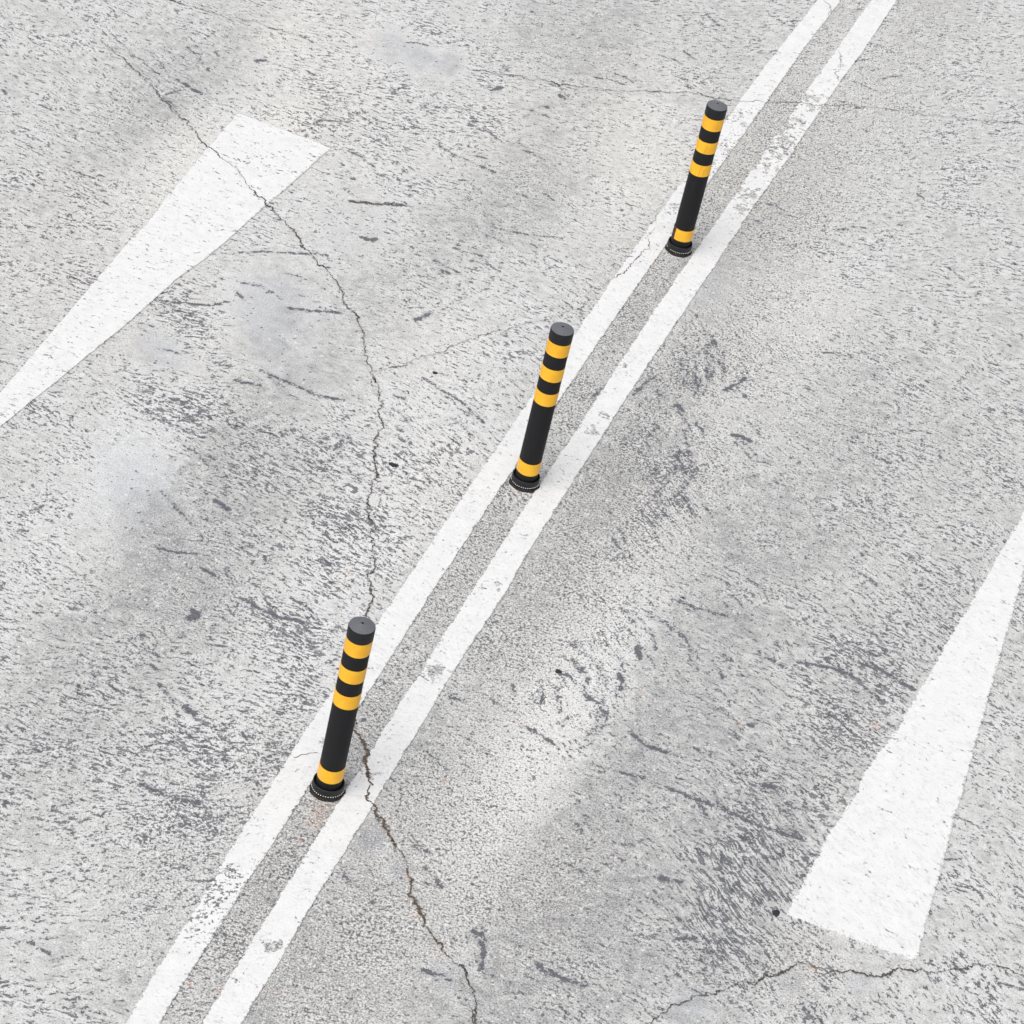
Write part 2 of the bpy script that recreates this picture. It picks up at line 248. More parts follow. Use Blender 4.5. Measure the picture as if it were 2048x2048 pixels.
# ------------------------------------------------------------------ concrete node group
def concrete_group():
    g = bpy.data.node_groups.new('worn concrete', 'ShaderNodeTree')
    g.interface.new_socket('Color', in_out='OUTPUT', socket_type='NodeSocketColor')
    for s in ('Height', 'Pit', 'Chip', 'Fine'): g.interface.new_socket(s, in_out='OUTPUT', socket_type='NodeSocketFloat')
    N = NT(g)
    pos = N.n('ShaderNodeNewGeometry').outputs['Position']
    tone, pit, grain, warm = N.attr('wear_a'); a0, w0, a1, w1 = N.attr('wear_b'); blot, smear, rust, rake = N.attr('wear_c')
    tone = N.m('MULTIPLY_ADD', tone, 2, -1); warm = N.m('MULTIPLY_ADD', warm, 2, -1)
    wn = N.noise(pos, 7, 2).outputs['Color']
    wp = N.vm('ADD', pos, N.vm('SCALE', N.vm('SUBTRACT', wn, (.5, .5, .5)), sc=.09))
    wn2 = N.noise(pos, 45, 2).outputs['Color']
    wp = N.vm('ADD', wp, N.vm('SCALE', N.vm('SUBTRACT', wn2, (.5, .5, .5)), sc=.012))
    S = None
    for wk, a in ((w0, a0), (w1, a1)):
        rot = N.n('ShaderNodeVectorRotate', rotation_type='Z_AXIS'); N.put(rot.inputs['Vector'], wp); N.put(rot.inputs['Angle'], N.m('MULTIPLY', a, -1))
        cz = N.n('ShaderNodeCombineXYZ'); N.put(cz.inputs[2], N.m('MULTIPLY', a, 7.3))
        q_ = N.vm('ADD', N.vm('MULTIPLY', rot.outputs[0], (29, 72, 0)), cz.outputs[0])
        nf = N.noise(q_, 1, 3, .72).outputs['Fac']
        v = N.m('MULTIPLY', N.m('SUBTRACT', nf, .5), wk)
        S = v if S is None else N.m('ADD', S, v)
    iso = N.m('SUBTRACT', N.noise(pos, 105, 2, .7).outputs['Fac'], .5)
    gclamp = N.m('MULTIPLY', grain, .75, clamp=True)
    S = N.m('ADD', N.m('MULTIPLY', S, N.m('SUBTRACT', 1, N.m('MULTIPLY', gclamp, .65))), N.m('MULTIPLY', iso, N.m('MULTIPLY_ADD', gclamp, .62, .26)))
    M1 = N.m('SUBTRACT', N.noise(wp, 5, 3, .6).outputs['Fac'], .5)
    M2 = N.m('SUBTRACT', N.noise(wp, 22, 2, .6).outputs['Fac'], .5)
    F1 = N.noise(pos, 330, 2, .7).outputs['Fac']; fine = N.m('SUBTRACT', F1, .5)
    rr = N.n('ShaderNodeVectorRotate', rotation_type='Z_AXIS'); N.put(rr.inputs['Vector'], N.vm('ADD', pos, N.vm('SCALE', N.vm('SUBTRACT', wn, (.5, .5, .5)), sc=.05))); rr.inputs['Angle'].default_value = -RAKE_A
    rm = N.n('ShaderNodeMapping'); N.put(rm.inputs['Vector'], rr.outputs[0]); rm.inputs['Scale'].default_value = (7, 150, 1)
    S = N.m('ADD', S, N.m('MULTIPLY', N.m('SUBTRACT', N.noise(rm.outputs[0], 1, 1, .5).outputs['Fac'], .5), N.m('MULTIPLY', rake, .5)))
    ext = N.m('ADD', N.m('MULTIPLY', M1, .16), N.m('ADD', N.m('MULTIPLY', M2, .14), N.m('MULTIPLY', fine, .10)))
    raw = N.m('ADD', S, ext)
    thr = N.m('SUBTRACT', .086, N.m('MULTIPLY', pit, .095))
    thr = N.m('ADD', thr, N.m('MULTIPLY', smear, .16))
    thr = N.m('ADD', thr, N.m('MULTIPLY', M1, -.10))
    over = N.m('SUBTRACT', raw, thr)
    pitm = N.step(over, 0, .028)
    # shallow halo of half-worn skin round the pits
    half = N.m('MULTIPLY', N.step(over, -.06, .02), .28)
    # colours
    tn = N.m('ADD', tone, N.m('MULTIPLY', M1, 1.1), None)
    tn = N.m('ADD', tn, N.m('MULTIPLY', M2, 1.2))
    tn = N.m('SUBTRACT', tn, N.m('MULTIPLY', S, 1.6))
    cr = N.n('ShaderNodeValToRGB'); N.put(cr.inputs[0], N.m('MULTIPLY_ADD', tn, .5, .5))
    e = cr.color_ramp.elements; e[0].position = .1; e[0].color = C('98999a'); e[1].position = .95; e[1].color = C('f2f2f0')
    for p_, h_ in ((.30, 'bbbbba'), (.50, 'd7d7d5'), (.72, 'e7e7e6')):
        q = cr.color_ramp.elements.new(p_); q.color = C(h_)
    skin = cr.outputs[0]
    skin = N.mix(N.m('MULTIPLY', warm, .75, clamp=True), skin, (1.03, .985, .90, 1), 'MULTIPLY')
    skin = N.mix(N.m('MULTIPLY', warm, -1.2, clamp=True), skin, (.93, .97, 1.02, 1), 'MULTIPLY')
    # smooth cement smears
    sm = N.m('MULTIPLY', smear, N.step(N.m('ADD', N.m('ADD', smear, N.m('MULTIPLY', M1, 1.8)), N.m('MULTIPLY', S, -2.6)), .42, .60), clamp=True)
    skin = N.mix(N.m('MULTIPLY', sm, .65), skin, N.mix(N.step(N.m('ADD', M1, N.m('MULTIPLY', M2, .3)), -.15, .15), C('a3a5aa'), C('c2c4c8')))
    skin = N.mix(half, skin, C('949495'))
    # exposed fine aggregate: light and dark grains
    vor = N.n('ShaderNodeTexVoronoi'); N.put(vor.inputs['Vector'], N.vm('ADD', pos, N.vm('SCALE', N.noise(pos, 120, 1).outputs['Color'], sc=.012))); vor.inputs['Scale'].default_value = 95
    sp = N.n('ShaderNodeSeparateColor'); N.put(sp.inputs[0], vor.outputs['Color'])
    gsel = N.m('MULTIPLY', N.m('LESS_THAN', vor.outputs['Distance'], N.m('MULTIPLY_ADD', sp.outputs[1], .25, .30)), 1)
    gam = N.m('MULTIPLY_ADD', grain, .05, .004)
    dark = N.mix(N.step(N.m('ADD', M2, N.m('MULTIPLY', fine, .5)), -.2, .2), C('5f6064'), C('88898b'))
    gn = N.m('SUBTRACT', N.noise(pos, 175, 2, .6).outputs['Fac'], .5)
    skin = N.mix(N.m('MULTIPLY', N.step(gn, .02, .12), N.m('MULTIPLY_ADD', grain, .46, .16), clamp=True), skin, C('737477'))
    skin = N.mix(N.m('MULTIPLY', N.step(gn, -.05, -.14), N.m('MULTIPLY_ADD', grain, .50, .12), clamp=True), skin, C('f6f5f1'))
    base = N.mix(pitm, skin, dark)
    base = N.mix(N.m('MULTIPLY', gsel, N.m('MULTIPLY', N.m('LESS_THAN', sp.outputs[0], gam), .7)), base, C('efeeea'))
    base = N.mix(N.m('MULTIPLY', gsel, N.m('MULTIPLY', N.m('GREATER_THAN', sp.outputs[0], N.m('SUBTRACT', .99, N.m('MULTIPLY', grain, .05))), .8)), base, C('5f6166'))
    # stained blotches and scratches
    bn = N.m('ADD', N.m('MULTIPLY', N.m('SUBTRACT', N.noise(pos, 130, 3, .6).outputs['Fac'], .5), .26), N.m('MULTIPLY', N.m('SUBTRACT', N.noise(wp, 48, 2, .6).outputs['Fac'], .5), .33))
    bl_ = N.m('ADD', blot, bn)
    bm = N.step(bl_, .012, -.012)
    base = N.mix(N.m('MULTIPLY', N.step(bl_, .10, .0), .25), base, C('8b8d91'))
    base = N.mix(N.m('MULTIPLY', bm, .92), base, N.mix(N.step(iso, -.15, .15), C('55575e'), C('72747a')))
    # rust and soil
    rn = N.m('ADD', N.noise(pos, 60, 3, .7).outputs['Fac'], N.m('MULTIPLY_ADD', rust, .30, -.76))
    base = N.mix(N.m('MULTIPLY', N.step(N.m('ADD', rn, N.m('MULTIPLY', gn, .9)), 0, .10), .62), base, N.mix(N.step(fine, -.08, .08), C('9c6a4e'), C('dcc0ae')))
    rn2 = N.m('MULTIPLY', N.step(N.noise(pos, 38, 3, .75).outputs['Fac'], .68, .74), N.m('MULTIPLY_ADD', grain, .5, .1, clamp=True))
    base = N.mix(rn2, base, C('c99a7c'))
    # grain of the cement itself
    sc_ = N.m('ADD', 1, N.m('ADD', N.m('MULTIPLY', fine, 1.25), N.m('MULTIPLY', N.m('SUBTRACT', N.noise(pos, 700, 1).outputs['Fac'], .5), 1.0)))
    cmb = N.n('ShaderNodeCombineColor'); [N.put(cmb.inputs[i], sc_) for i in range(3)]
    base = N.mix(1.0, base, cmb.outputs[0], 'MULTIPLY')
    h = N.m('SUBTRACT', N.m('MULTIPLY', fine, .35), N.m('ADD', N.m('MULTIPLY', pitm, .8), N.m('MULTIPLY', bm, .8)))
    out = N.n('NodeGroupOutput')
    for s_, v in zip(out.inputs, (base, h, raw, blot, F1)): N.put(s_, v)
    return g
CG = concrete_group()

def mat_concrete():
    m = bpy.data.materials.new('worn concrete'); m.use_nodes = True; N = NT(m.node_tree)
    g = N.n('ShaderNodeGroup'); g.node_tree = CG
    b = N.n('ShaderNodeBsdfPrincipled'); b.inputs['Roughness'].default_value = .88; b.inputs['Specular IOR Level'].default_value = .25
    bu = N.n('ShaderNodeBump'); bu.inputs['Strength'].default_value = .55; bu.inputs['Distance'].default_value = .002
    N.put(bu.inputs['Height'], N.noise(N.n('ShaderNodeNewGeometry').outputs['Position'], 150, 2, .7).outputs['Fac']); N.put(b.inputs['Normal'], bu.outputs[0]); N.put(b.inputs['Base Color'], g.outputs['Color'])
    N.put(N.n('ShaderNodeOutputMaterial').inputs[0], b.outputs[0]); return m
def mat_paint():
    m = bpy.data.materials.new('road paint'); m.use_nodes = True; N = NT(m.node_tree)
    g = N.n('ShaderNodeGroup'); g.node_tree = CG
    edge, wear, dirt, block = N.attr('paint')
    pos = N.n('ShaderNodeNewGeometry').outputs['Position']
    # paint is lost first where the concrete below is pitted, near its edges, and where it is worn
    en = N.m('MULTIPLY', N.m('SUBTRACT', N.noise(pos, 95, 3, .65).outputs['Fac'], .5), N.m('MULTIPLY_ADD', dirt, 1.6, .6))
    en2 = N.m('MULTIPLY', N.m('SUBTRACT', N.noise(pos, 25, 2, .5).outputs['Fac'], .5), .6)
    e1 = N.step(N.m('ADD', N.m('ADD', edge, N.m('ADD', en, en2)), N.m('MULTIPLY', wear, -.25)), .10, .0)
    raw = N.m('ADD', g.outputs['Pit'], N.m('MULTIPLY', N.m('SUBTRACT', N.noise(pos, 16, 2, .5).outputs['Fac'], .5), .25))
    e2 = N.step(raw, N.m('SUBTRACT', .215, N.m('MULTIPLY', wear, .19)), N.m('SUBTRACT', .235, N.m('MULTIPLY', wear, .185)))
    big = N.m('ADD', N.noise(pos, 42, 3, .6).outputs['Fac'], N.m('ADD', N.m('MULTIPLY', wear, .05), N.m('MULTIPLY', block, .10)))
    e3 = N.step(big, .73, .75)
    dots = N.step(N.noise(pos, 170, 2, .65).outputs['Fac'], N.m('SUBTRACT', .77, N.m('MULTIPLY', dirt, .08)), .79)
    e4 = N.step(N.m('ADD', N.noise(pos, 21, 4, .68).outputs['Fac'], N.m('MULTIPLY', block, .19)), .665, .680)
    chip = N.m('MAXIMUM', N.m('MAXIMUM', N.m('MAXIMUM', e1, e2), e3), e4)
    f1 = N.m('SUBTRACT', N.noise(pos, 300, 2, .7).outputs['Fac'], .5); f2 = N.m('SUBTRACT', N.noise(pos, 18, 3, .6).outputs['Fac'], .5)
    br = N.m('ADD', 1.0, N.m('ADD', N.m('MULTIPLY', f1, .34), N.m('MULTIPLY', f2, .20)))
    cmb = N.n('ShaderNodeCombineColor'); [N.put(cmb.inputs[i], br) for i in range(3)]
    pc = N.mix(1, C('f3f3f2'), cmb.outputs[0], 'MULTIPLY')
    pc = N.mix(N.m('MULTIPLY', N.step(g.outputs['Pit'], -.02, .18), .30), pc, C('b0b2b5'))
    pc = N.mix(N.m('MULTIPLY', dots, .75), pc, C('74767b'))
    # grimy rim of a chip
    rim = N.m('MULTIPLY', N.m('MULTIPLY', chip, N.m('SUBTRACT', 1, chip)), 1.6, clamp=True)
    base = N.mix(chip, pc, g.outputs['Color']); base = N.mix(rim, base, C('6a6b70'))
    b = N.n('ShaderNodeBsdfPrincipled'); b.inputs['Roughness'].default_value = .7; b.inputs['Specular IOR Level'].default_value = .3
    N.put(b.inputs['Base Color'], base)
    bu = N.n('ShaderNodeBump'); bu.inputs['Strength'].default_value = .5; bu.inputs['Distance'].default_value = .002
    N.put(bu.inputs['Height'], N.noise(pos, 120, 2, .7).outputs['Fac']); N.put(b.inputs['Normal'], bu.outputs[0])
    N.put(N.n('ShaderNodeOutputMaterial').inputs[0], b.outputs[0]); return m
def mat_simple(name, colr, rough, spec=.5, var=0, scale=200, bump=0, colr2=None, coat=0):
    m = bpy.data.materials.new(name); m.use_nodes = True; N = NT(m.node_tree)
    tc = N.n('ShaderNodeTexCoord').outputs['Object']
    f = N.noise(tc, scale, 3, .6).outputs['Fac']
    b = N.n('ShaderNodeBsdfPrincipled'); b.inputs['Specular IOR Level'].default_value = spec; b.inputs['Coat Weight'].default_value = coat
    b.inputs['Coat Roughness'].default_value = .25
    c2 = colr2 or tuple(min(1, x*(1+var)) for x in colr[:3])+(1,); c1 = colr if colr2 else tuple(x*(1-var) for x in colr[:3])+(1,)
    N.put(b.inputs['Base Color'], N.mix(N.step(f, .3, .7), c1, c2))
    N.put(b.inputs['Roughness'], N.m('MULTIPLY_ADD', f, .25, rough-.12))
    if bump:
        bu = N.n('ShaderNodeBump'); bu.inputs['Strength'].default_value = .6; bu.inputs['Distance'].default_value = bump
        N.put(bu.inputs['Height'], f); N.put(b.inputs['Normal'], bu.outputs[0])
    N.put(N.n('ShaderNodeOutputMaterial').inputs[0], b.outputs[0]); return m
M_CONC = mat_concrete(); M_PAINT = mat_paint()
M_CRACK = mat_simple('crack dirt', C('3d3b39'), .95, .1, colr2=C('75716b'), scale=160)
M_SOIL = mat_simple('soil in crack', C('45403a'), .95, .1, colr2=C('9c8672'), scale=110, bump=.003)
M_BLACK = mat_simple('black rubber', (.0045, .0047, .0055, 1), .62, .27, scale=420, bump=.0016, colr2=(.0125, .013, .015, 1))
M_CAP = mat_simple('black plastic cap', (.012, .013, .015, 1), .55, .3, var=.3, scale=300, bump=.0004)
M_CAPTOP = mat_simple('cap top with painted sky sheen', (.120, .124, .136, 1), .42, .5, var=.12, scale=240, bump=.0003)  # lighter than the sleeve: sky reflection on the top put into the colour
M_HOLE = mat_simple('hole', (.002, .002, .002, 1), .9, 0)
M_BASE = mat_simple('weathered black base', (.010, .0105, .012, 1), .55, .4, var=.5, scale=180, bump=.0008)
M_BEAD = mat_simple('white bead', (.85, .85, .84, 1), .4, .5, var=.03)
M_GRIME = mat_simple('grimy ring', (.012, .010, .009, 1), .9, .2, colr2=(.07, .045, .032, 1), scale=140, bump=.004)
M_DARKLINE = mat_simple('tape crease', (.10, .055, .01, 1), .8, .2, var=.4)
M_TORN = mat_simple('torn tape backing', (.02, .016, .012, 1), .8, .2, colr2=(.16, .09, .05, 1), scale=130)
def mat_tape():
    m = bpy.data.materials.new('yellow reflective tape'); m.use_nodes = True; N = NT(m.node_tree)
    tc = N.n('ShaderNodeTexCoord').outputs['Object']
    mp = N.n('ShaderNodeMapping'); mp.inputs['Scale'].default_value = (160, 160, 9); N.put(mp.inputs['Vector'], tc)
    st = N.noise(mp.outputs[0], 1, 3, .6).outputs['Fac']; f = N.noise(tc, 26, 3, .6).outputs['Fac']; fi = N.noise(tc, 420, 2, .6).outputs['Fac']
    c = N.mix(N.step(f, .35, .7), (.94, .505, .020, 1), (.90, .44, .020, 1))
    c = N.mix(N.m('MULTIPLY', N.step(st, .52, .75), .35), c, (.95, .56, .06, 1))
    c = N.mix(N.m('MULTIPLY', N.step(fi, .52, .72), .5), c, (.70, .28, .02, 1))
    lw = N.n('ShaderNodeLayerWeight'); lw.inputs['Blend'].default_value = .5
    c = N.mix(N.m('MULTIPLY', N.step(lw.outputs['Facing'], .72, 1.0), .35), c, (.80, .50, .25, 1))  # pale edge sheen painted into the tape colour by viewing angle
    b = N.n('ShaderNodeBsdfPrincipled'); N.put(b.inputs['Base Color'], c); b.inputs['Roughness'].default_value = .42
    b.inputs['Specular IOR Level'].default_value = .45; b.inputs['Sheen Weight'].default_value = 0
    bu = N.n('ShaderNodeBump'); bu.inputs['Strength'].default_value = .25; bu.inputs['Distance'].default_value = .0006
    N.put(bu.inputs['Height'], st); N.put(b.inputs['Normal'], bu.outputs[0])
    N.put(N.n('ShaderNodeOutputMaterial').inputs[0], b.outputs[0]); return m
M_TAPE = mat_tape()

# ------------------------------------------------------------------ ground, one sheet to the horizon
def axis(lo, hi, step, far):
    c = np.arange(lo, hi+step/2, step); l, r = [], []
    d = step; x = lo
    while x > -far: d *= 1.3; x -= d; l.append(x)
    d = step; x = hi
    while x < far: d *= 1.3; x += d; r.append(x)
    return np.array(l[::-1]+list(c)+r)
xs = axis(-2.75, 2.0, .008, 600); ys = axis(5.4, 13.4, .008, 600)
X, Y = np.meshgrid(xs, ys); nx, ny = len(xs), len(ys)
co = np.stack([X.ravel(), Y.ravel(), np.zeros(X.size)], 1).astype(np.float32)
me = bpy.data.meshes.new('ground'); me.vertices.add(len(co)); me.vertices.foreach_set('co', co.ravel())
ii = (np.arange(ny-1)[:, None]*nx+np.arange(nx-1)[None, :]).ravel()
quads = np.stack([ii, ii+1, ii+1+nx, ii+nx], 1).astype(np.int32); nf = len(quads)
me.loops.add(nf*4); me.loops.foreach_set('vertex_index', quads.ravel())
me.polygons.add(nf); me.polygons.foreach_set('loop_start', np.arange(nf, dtype=np.int32)*4); me.polygons.foreach_set('loop_total', np.full(nf, 4, np.int32))
me.update(calc_edges=True); dress(me, co[:, :2].astype(np.float64)); me.materials.append(M_CONC)
ground = bpy.data.objects.new('ground', me); col.objects.link(ground); tag(ground, 'worn pale grey concrete road surface', kind='structure')

# ------------------------------------------------------------------ painted markings
def resample(P, n):
    d = np.r_[0, np.cumsum(np.linalg.norm(np.diff(P, axis=0), axis=1))]; t = np.linspace(0, d[-1], n)
    return np.stack([np.interp(t, d, P[:, 0]), np.interp(t, d, P[:, 1])], 1)
def fractal(n, amp, seed):
    r = np.random.default_rng(seed); o = np.zeros(n)
    for k, a in ((6, .45), (14, .30), (30, .20), (80, .15)):
        m = max(3, int(n/k*2)); o += a*np.interp(np.linspace(0, m-1, n), np.arange(m), r.normal(size=m))
    return o*amp
def marking(name, L, R, ncross, jit, seed, wearfn, z=.003, label=None):
    ln = max(np.linalg.norm(np.diff(L, axis=0), axis=1).sum(), np.linalg.norm(np.diff(R, axis=0), axis=1).sum())
    n = int(ln/.006); L = resample(L, n); R = resample(R, n)
    W = R-L; Wd = np.linalg.norm(W, axis=1, keepdims=True); U = W/np.maximum(Wd, 1e-4)
    L = L+U*fractal(n, jit, seed)[:, None]; R = R+U*fractal(n, jit, seed+1)[:, None]
    s = np.linspace(0, 1, ncross); P = L[:, None, :]*(1-s[None, :, None])+R[:, None, :]*s[None, :, None]
    P = P.reshape(-1, 2); V = np.c_[P, np.full(len(P), z)]
    F_ = [(i*ncross+j, i*ncross+j+1, (i+1)*ncross+j+1, (i+1)*ncross+j) for i in range(n-1) for j in range(ncross-1)]
    nb = len(V); rim = [i*ncross for i in range(n)] + [(n-1)*ncross+j for j in range(1, ncross)] + [i*ncross+ncross-1 for i in range(n-2, -1, -1)] + [j for j in range(ncross-2, 0, -1)]
    V = np.vstack([V, [(V[i][0], V[i][1], -.001) for i in rim]]); m = len(rim)
    F_ += [(rim[(k+1) % m], rim[k], nb+k, nb+(k+1) % m) for k in range(m)]
    # wind the top faces upward
    a, b, c = V[F_[0][0]], V[F_[0][1]], V[F_[0][2]]
    if np.cross(b-a, c-b)[2] < 0: F_ = [tuple(reversed(f)) for f in F_]
    o = mesh_obj(name, V, F_, M_PAINT, smooth=False); me = o.data
    dress(me, V[:, :2])
    wd = np.repeat(Wd[:, 0], ncross); ss = np.tile(s, n); along = np.repeat(np.linspace(0, 1, n)*ln, ncross)
    e = np.minimum(np.minimum(ss, 1-ss)*wd, np.minimum(along, ln-along)+.0)/.02
    pa = np.zeros((len(V), 4)); pa[:nb, 0] = np.clip(e, 0, 1); wr, dr, bk = wearfn(V[:, :2]); pa[:, 1] = wr; pa[:, 2] = dr; pa[:, 3] = bk
    put_attr(me, 'paint', pa)
    tag(o, label, kind='structure'); return o
def bumps(P, L):
    o = np.zeros(len(P))
    for x, y, r, a in L:
        c = G(x, y); o += a*np.exp(-((P-c)**2).sum(1)/(r*.002)**2)
    return o
def extend(P, back, fwd):
    a = P[0]+(P[0]-P[4])/np.linalg.norm(P[0]-P[4])*back; b = P[-1]+(P[-1]-P[-5])/np.linalg.norm(P[-1]-P[-5])*fwd
    return np.vstack([a, P, b])
WL = [(430,1790,45,.8),(400,1860,40,.7),(455,1750,30,.6),(1400,330,50,1.0),(1450,290,50,.8),(1480,230,60,.55),(1380,370,35,.9),(1350,420,35,.8),(1530,110,25,.4),(1600,20,30,.5),(760,1230,60,.15),(1330,500,40,.25),(860,1090,80,.15),(1290,520,20,.5)]
WLB = [(1400,330,45,.8),(1450,290,45,.6),(1480,230,50,.5),(1380,370,35,.9),(1350,420,35,.9),(1320,480,30,.4)]
WR = [(1560,290,60,1.0),(1590,240,50,.9),(1620,200,50,.9),(1520,330,50,.8),(1490,390,50,1.0),(1480,420,30,.8),(1650,160,40,.4),(1540,260,40,.8),(870,1350,20,1.3),(855,1340,15,1.0),(750,1560,18,.9),(540,1895,14,1.4),(553,1890,9,1.2),(1200,830,25,.9),(1185,865,16,1.2),(1130,905,25,.5),(1250,735,10,1.2),(990,1170,20,.7),(960,1190,18,.6),(740,1690,10,.4)]
marking('road_marking', extend(steady(gpts(LEFT_L)), 1.5, 4), extend(steady(gpts(LEFT_R)), 1.5, 4), 9, .0022, 3, lambda P: (np.clip(bumps(P, WL), 0, 1.1)+.15, np.full(len(P), .45), np.clip(bumps(P, WLB), 0, 1)), label='left one of the two parallel white lines, chipped beside the posts')
marking('road_marking', extend(steady(gpts(RIGHT_L)), 1.5, 4), extend(steady(gpts(RIGHT_R)), 1.5, 4), 9, .0022, 9, lambda P: (np.clip(bumps(P, WR), 0, 1.2)*.3+.14, np.full(len(P), .45), np.clip(bumps(P, WR), 0, 1.15)), label='right one of the two parallel white lines, broken up near the far post')
AL = gpts(ZA([(550,568),(440,700),(380,765),(310,850),(260,910),(180,1010),(100,1120),(0,1218)]))
AR = gpts(ZA([(1026,745),(960,800),(880,875),(800,948),(700,1030),(600,1120),(500,1210),(380,1312),(240,1410),(120,1520),(0,1628)]))
AL = np.vstack([AL, [(-1.80, 8.32)]]); AR = np.vstack([AR, [(-1.79, 8.02)]])
marking('road_marking', AL, AR, 31, .0015, 21, lambda P: (np.clip(bumps(P, [(560,330,60,.25),(640,320,40,.3)]), 0, 1)+.40, np.full(len(P), .3), np.zeros(len(P))), label='broad white painted wedge at the upper left crossed by a crack')
BL = gpts(ZF([(1375,1388),(1420,1295),(1480,1190),(1540,1080),(1600,960),(1660,880),(1720,790),(1780,660),(1840,560),(1932,450)]))
B0 = BL[0]; BR0 = G(1792, 1910); e = (BR0-B0)/np.linalg.norm(BR0-B0)*.41
BL = np.vstack([BL, [BL[-1]+np.array([.30, 1.0])*1.6]]); BR = np.array([B0+e, B0+e+np.array([.15, 1.0])*2.6])
marking('road_marking', BL, BR, 31, .004, 33, lambda P: (np.clip(bumps(P, [(1760,1480,40,.5),(1700,1560,25,.4)]), 0, 1)+.18, np.full(len(P), .9), np.zeros(len(P))), label='broad white painted wedge at the lower right')

# ------------------------------------------------------------------ cracks
def crack(pts, w0, mat=None, jag=.17, label=None, w1=None, z=.0042):
    P = gpts(pts); r = np.random.default_rng(int(abs(P[0][0])*1e4)+len(P))
    out = [P[0]]
    for a, b in zip(P[:-1], P[1:]):
        seg = [a, b]
        while np.linalg.norm(seg[1]-seg[0]) > .006:
            ns = []
            for p, q in zip(seg[:-1], seg[1:]):
                d = q-p; ns += [p, (p+q)/2+np.array([-d[1], d[0]])*r.normal()*jag*min(1., .035/np.linalg.norm(d))]
            seg = ns+[seg[-1]]
        out += seg[1:]
    P = np.array(out); n = len(P); T = np.gradient(P, axis=0); T /= np.linalg.norm(T, axis=1, keepdims=True)+1e-9
    Nn = np.stack([-T[:, 1], T[:, 0]], 1); base = np.linspace(w0, w0 if w1 is None else w1, n)
    s = np.arange(n)
    env = .75+.55*np.interp(s, s[::12], r.normal(size=len(s[::12]))); env = np.clip(env, .5, 2.0)*1.35
    a = base*env*(.5+.35*r.normal(size=n)).clip(.12, 1.4); b = base*env*(.5+.35*r.normal(size=n)).clip(.12, 1.4)
    a[0] = b[0] = a[-1] = b[-1] = .0002
    V = np.vstack([np.c_[P+Nn*a[:, None], np.full(n, z)], np.c_[P-Nn*b[:, None], np.full(n, z)]])
    o = mesh_obj('crack', V, [(i+n, i+1+n, i+1, i) for i in range(n-1)], mat or M_CRACK, parent=ground, smooth=False)
    if mat is M_SOIL and w0 > .003: crack(pts, w0*.38, M_CRACK, jag, None, None, z+.0008)
    if label: o['label'] = label
    return o
crack([(200,80)]+ZA([(0,320),(60,375),(130,450),(210,545),(300,620),(350,690),(420,750),(500,820),(560,870),(610,940),(690,1015),(780,1110),(850,1190),(900,1260),(980,1340),(1050,1420),(1080,1500),(1145,1590),(1175,1660),(1185,1740),(1205,1800),(1225,1870)]), .0028, label='long crack running down from the upper left')
crack(ZA([(1225,1870),(1240,1930)])+ZC([(1230,290),(1260,340),(1275,420),(1270,500),(1280,530),(1255,580),(1240,650),(1245,720),(1250,770),(1225,810),(1225,870),(1205,930),(1210,980),(1240,1040),(1215,1080),(1240,1130),(1225,1170),(1250,1210),(1240,1250),(1205,1300),(1215,1350),(1230,1390),(1210,1440),(1200,1475)])+[(728,1290),(720,1360),(712,1420)]+ZE([(1140,470)]), .0032)
crack(ZE([(1140,470),(1180,510),(1210,570),(1195,630),(1215,700)]), .0085, M_SOIL, jag=.12, label='wide soil filled crack beside the nearest post')
crack(ZE([(1215,700),(1205,760),(1225,820),(1250,860),(1290,920)]), .004, M_SOIL)
crack(ZE([(1290,920),(1310,980),(1350,1040)]), .0055, M_SOIL); crack(ZE([(1350,1040),(1390,1110),(1400,1160)]), .002)
crack(ZE([(1400,1150),(1410,1190),(1420,1270),(1460,1340),(1490,1410),(1530,1490),(1580,1570),(1630,1610)]), .0048, M_SOIL)
crack(ZE([(1630,1610),(1680,1640),(1700,1700),(1730,1780),(1745,1860),(1745,1932)])+[(955,2100)], .003)
crack(ZE([(1690,1660),(1700,1760),(1720,1850),(1735,1932)]), .0012)
crack(ZC([(1225,262),(1340,240),(1440,200),(1560,165),(1640,130),(1740,100),(1830,60),(1932,40)])+ZB([(100,1620),(200,1600),(260,1580),(310,1560),(390,1510)]), .0022, w1=.0013)
crack(ZA([(200,0),(280,25),(360,45),(440,70),(520,90),(600,110),(680,125),(740,150),(820,170),(880,195)]), .0024)
crack([(200,-80),(290,-20),(335,0)], .003)
crack(ZA([(1700,345),(1780,357),(1850,370),(1932,380)])+ZB([(60,395),(180,415),(250,430),(400,445),(520,460),(700,465),(850,465),(1000,490),(1150,515),(1280,520),(1450,515),(1560,530),(1700,530),(1850,545),(1932,560)])+[(1880,232),(2060,250)], .0020)
crack(ZB([(1570,0),(1600,40),(1590,80)]), .0012); crack([(190,42)]+ZA([(0,255),(60,300),(120,350),(160,380)]), .0015); crack(ZA([(390,485),(460,520),(530,548)]), .0014)
crack(ZF([(690,1940),(740,1895),(830,1840),(900,1795),(1000,1785),(1070,1765),(1200,1740),(1280,1690),(1380,1665),(1440,1625),(1500,1635),(1590,1680),(1700,1665),(1800,1690),(1860,1700),(1932,1660)])+[(1860,1950),(1960,1930),(2080,1960)], .0030)
crack(ZB([(1640,260),(1650,320),(1630,380),(1640,410)]), .0013); crack(ZB([(640,1290),(600,1330),(560,1380),(500,1402)]), .0018)
crack(ZB([(770,1020),(720,1090),(690,1130)]), .0012); crack(ZB([(720,1150),(680,1190),(690,1250),(640,1290)]), .0014)
